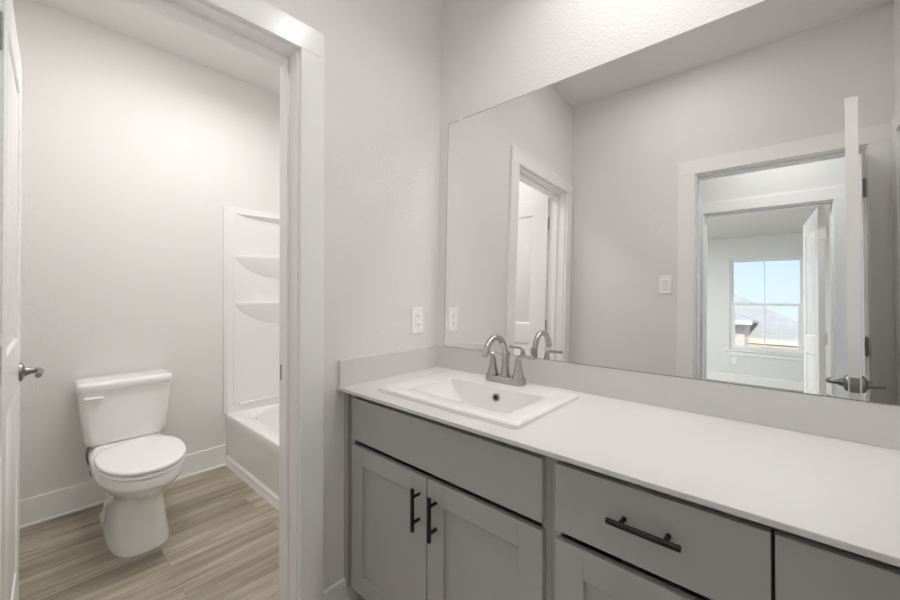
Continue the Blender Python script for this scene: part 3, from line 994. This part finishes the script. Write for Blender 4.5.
# apron: outer border plane with an inset field, arched top edge like the photo
bm = bmesh.new()
nx = 40
def apron_row(fz):
    return [bm.verts.new(fz(-LX + 2 * LX * i / nx)) for i in range(nx + 1)]
def top_inset(x):
    t = abs(x) / LX
    return TZ - 0.070
rows = [apron_row(lambda x: (x, 0.0, TZ - 0.045)),
        apron_row(lambda x: (x, 0.0, TZ - 0.045)),
        apron_row(lambda x: (x, 0.0, top_inset(x) + 0.008)),
        apron_row(lambda x: (x, 0.013, top_inset(x) - 0.004)),
        apron_row(lambda x: (x, 0.013, 0.066)),
        apron_row(lambda x: (x, 0.0, 0.052)),
        apron_row(lambda x: (x, -0.001, 0.022)),
        apron_row(lambda x: (x, -0.005, 0.015)),
        apron_row(lambda x: (x, -0.005, 0.0)),
        apron_row(lambda x: (x, 0.03, 0.0)),
        apron_row(lambda x: (x, 0.03, TZ - 0.045))]
for a, b in zip(rows[1:], rows[2:]):
    for i in range(nx):
        bm.faces.new((a[i], a[i + 1], b[i + 1], b[i]))
bmesh.ops.delete(bm, geom=rows[0], context='VERTS')
obj('apron', bm, M['acryl'], r, ang=40)

# ------------------------------------------------------------------ tub surround
r = empty('shower_surround', (XB, YT, TZ))
tag(r, 'white glossy shower surround with moulded corner shelves above the tub', 'shower surround')
SZ = 1.812 - TZ
sy0, sy1 = -0.016, YTB - 0.001 - YT
bm = bmesh.new()
box(bm, 0.001, 0.012, sy0, sy1, 0.0, SZ)
box(bm, 0.012, 0.018, sy0 + 0.012, sy0 + 0.030, 0.02, SZ - 0.012)
box(bm, 0.012, 0.016, sy0 + 0.065, sy0 + 0.070, 0.04, SZ - 0.04)
obj('end_panel', bm, M['acryl'], r, 0.003)
bm = bmesh.new()
box(bm, 0.012, TX1 - XB - 0.013, sy1 - 0.012, sy1, 0.0, SZ)
obj('long_panel', bm, M['acryl'], r, 0.003)
bm = bmesh.new()
box(bm, TX1 - XB - 0.012, TX1 - XB, 0.0, sy1, 0.0, SZ)
obj('drain_end_panel', bm, M['acryl'], r, 0.003)
def shelf(name, zc, th, depth, y0, y1, arch=0.0):
    """bow-fronted shelf on the end panel; its underside arches up into the panel"""
    bm = bmesh.new()
    n = 24
    A, B_, C_, D_ = [], [], [], []
    for k in range(n + 1):
        t = k / n
        y = y0 + (y1 - y0) * t
        bow = math.sin(math.pi * t) ** 0.6
        d = 0.012 + max(0.003, depth * bow)
        A.append(bm.verts.new((0.008, y, zc)))
        B_.append(bm.verts.new((d, y, zc)))
        C_.append(bm.verts.new((d, y, zc - th)))
        D_.append(bm.verts.new((0.008, y, zc - th - arch * bow)))
    for P_, Q_ in ((A, B_), (B_, C_), (C_, D_), (D_, A)):
        for i in range(n):
            bm.faces.new((P_[i], P_[i + 1], Q_[i + 1], Q_[i]))
    bm.faces.new((A[0], B_[0], C_[0], D_[0]))
    bm.faces.new((A[-1], B_[-1], C_[-1], D_[-1]))
    return obj(name, bm, M['acryl'], r, 0.003, ang=50)
ys0, ys1 = -0.312 - YT, 0.345 - YT
shelf('shelf', 1.472 - TZ, 0.026, 0.050, ys0, ys1, 0.15)
shelf('shelf', 1.134 - TZ, 0.026, 0.050, ys0, ys1, 0.15)
shelf('hood', 1.772 - TZ, 0.004, 0.030, ys0, ys1, 0.035)
bm = bmesh.new(); box(bm, 0.010, 0.022, ys0 + 0.02, ys1, 0.040, 0.056)
obj('ledge', bm, M['acryl'], r, 0.003)

# ------------------------------------------------------------------ ceiling fixtures and added fill lights
for i, (x, y, z, pw, rad) in enumerate(LIGHTS):
    nm = ['ceiling_light'] * 4
    r = empty('ceiling_light', (x, y, z))
    tag(r, ['round recessed ceiling light above the vanity', 'round recessed ceiling light above the toilet room', 'round recessed ceiling light in the hall', 'added wide round light brightening the far room', 'added wide fill light on the vanity room ceiling', 'added wide fill light on the toilet room ceiling'][i], 'ceiling light')
    bm = bmesh.new()
    lathe(bm, [(rad + 0.002, -0.0005), (rad + 0.018, -0.0005), (rad + 0.016, -0.006), (rad + 0.004, -0.010), (rad + 0.002, -0.008)], (0, 0, 0), (0, 0, 1), 40)
    # open ring: remove the end caps
    bmesh.ops.delete(bm, geom=[f for f in bm.faces if len(f.verts) > 4], context='FACES')
    obj('trim_ring', bm, M['plast'], r)
    bm = bmesh.new()
    lathe(bm, [(0.0, -0.0005), (rad, -0.0005), (rad, -0.003), (0.0, -0.003)], (0, 0, 0), (0, 0, 1), 40)
    obj('lamp_lens', bm, M['lens'], r)

# ------------------------------------------------------------------ outside
struct('ground', 'grass ground outside the far window', 'ground', [(-40, 40, -70, RY1 - 0.15, -3.3, -3.2)], M['grass'])
def poly(bm, pts, th, mi=0):
    """thick polygon slab extruded along -z"""
    a = [bm.verts.new(p) for p in pts]
    b = [bm.verts.new((p[0], p[1], p[2] - th)) for p in pts]
    n = len(pts)
    bm.faces.new(a).material_index = mi
    bm.faces.new(list(reversed(b))).material_index = mi
    for i in range(n):
        bm.faces.new((a[i], b[i], b[(i + 1) % n], a[(i + 1) % n])).material_index = mi
hr = empty('neighbour_house', (0, -24, -3.2))
tag(hr, 'neighbouring brick house with grey shingle hip roof outside far window', 'house')
inv = Matrix.Translation(-Vector(hr.location))
def hobj(name, bm, m, parent=hr):
    if parent == hr: bm.transform(inv)
    return obj(name, bm, m, parent, ang=10)
# main hip roof sloping down to the right
E_ = 0.47
bm = bmesh.new()
poly(bm, [(-9, -20, E_), (2.85, -20, E_), (-0.85, -25, 2.62), (-9, -25, 2.62)], 0.15)
poly(bm, [(2.85, -20, E_), (2.85, -30, E_), (-0.85, -25, 2.62)], 0.15)
poly(bm, [(-9, -25, 2.62), (-0.85, -25, 2.62), (2.85, -30, E_), (-9, -30, E_)], 0.15)
hobj('roof', bm, M['shingle'])
bm = bmesh.new(); box(bm, -9, 2.85, -20.06, -19.94, E_ - 0.20, E_ + 0.02); hobj('fascia', bm, M['tanlight'])
bm = bmesh.new(); box(bm, -9, 2.6, -20.4, -19.98, E_ - 0.42, E_ - 0.22); hobj('eave_board', bm, M['tan'])
bm = bmesh.new(); box(bm, -8.6, 2.5, -29.6, -20.5, -3.2, E_ - 0.2); hobj('wall', bm, M['brick'])
# projecting wing on the left with its own small hip roof and brick wall
bm = bmesh.new()
poly(bm, [(-6, -17.6, 1.22), (0.22, -17.6, 1.22), (-2.3, -20.1, 2.25), (-6, -20.1, 2.25)], 0.10)
poly(bm, [(0.22, -17.6, 1.22), (0.22, -22.6, 1.22), (-2.3, -20.1, 2.25)], 0.10)
hobj('wing_roof', bm, M['shingle'])
bm = bmesh.new(); box(bm, -6, 0.22, -17.66, -17.56, 1.04, 1.2); hobj('wing_fascia', bm, M['tanlight'])
bm = bmesh.new(); box(bm, -6, -0.03, -22.5, -17.9, -3.2, 1.05); hobj('wing_wall', bm, M['brick'])
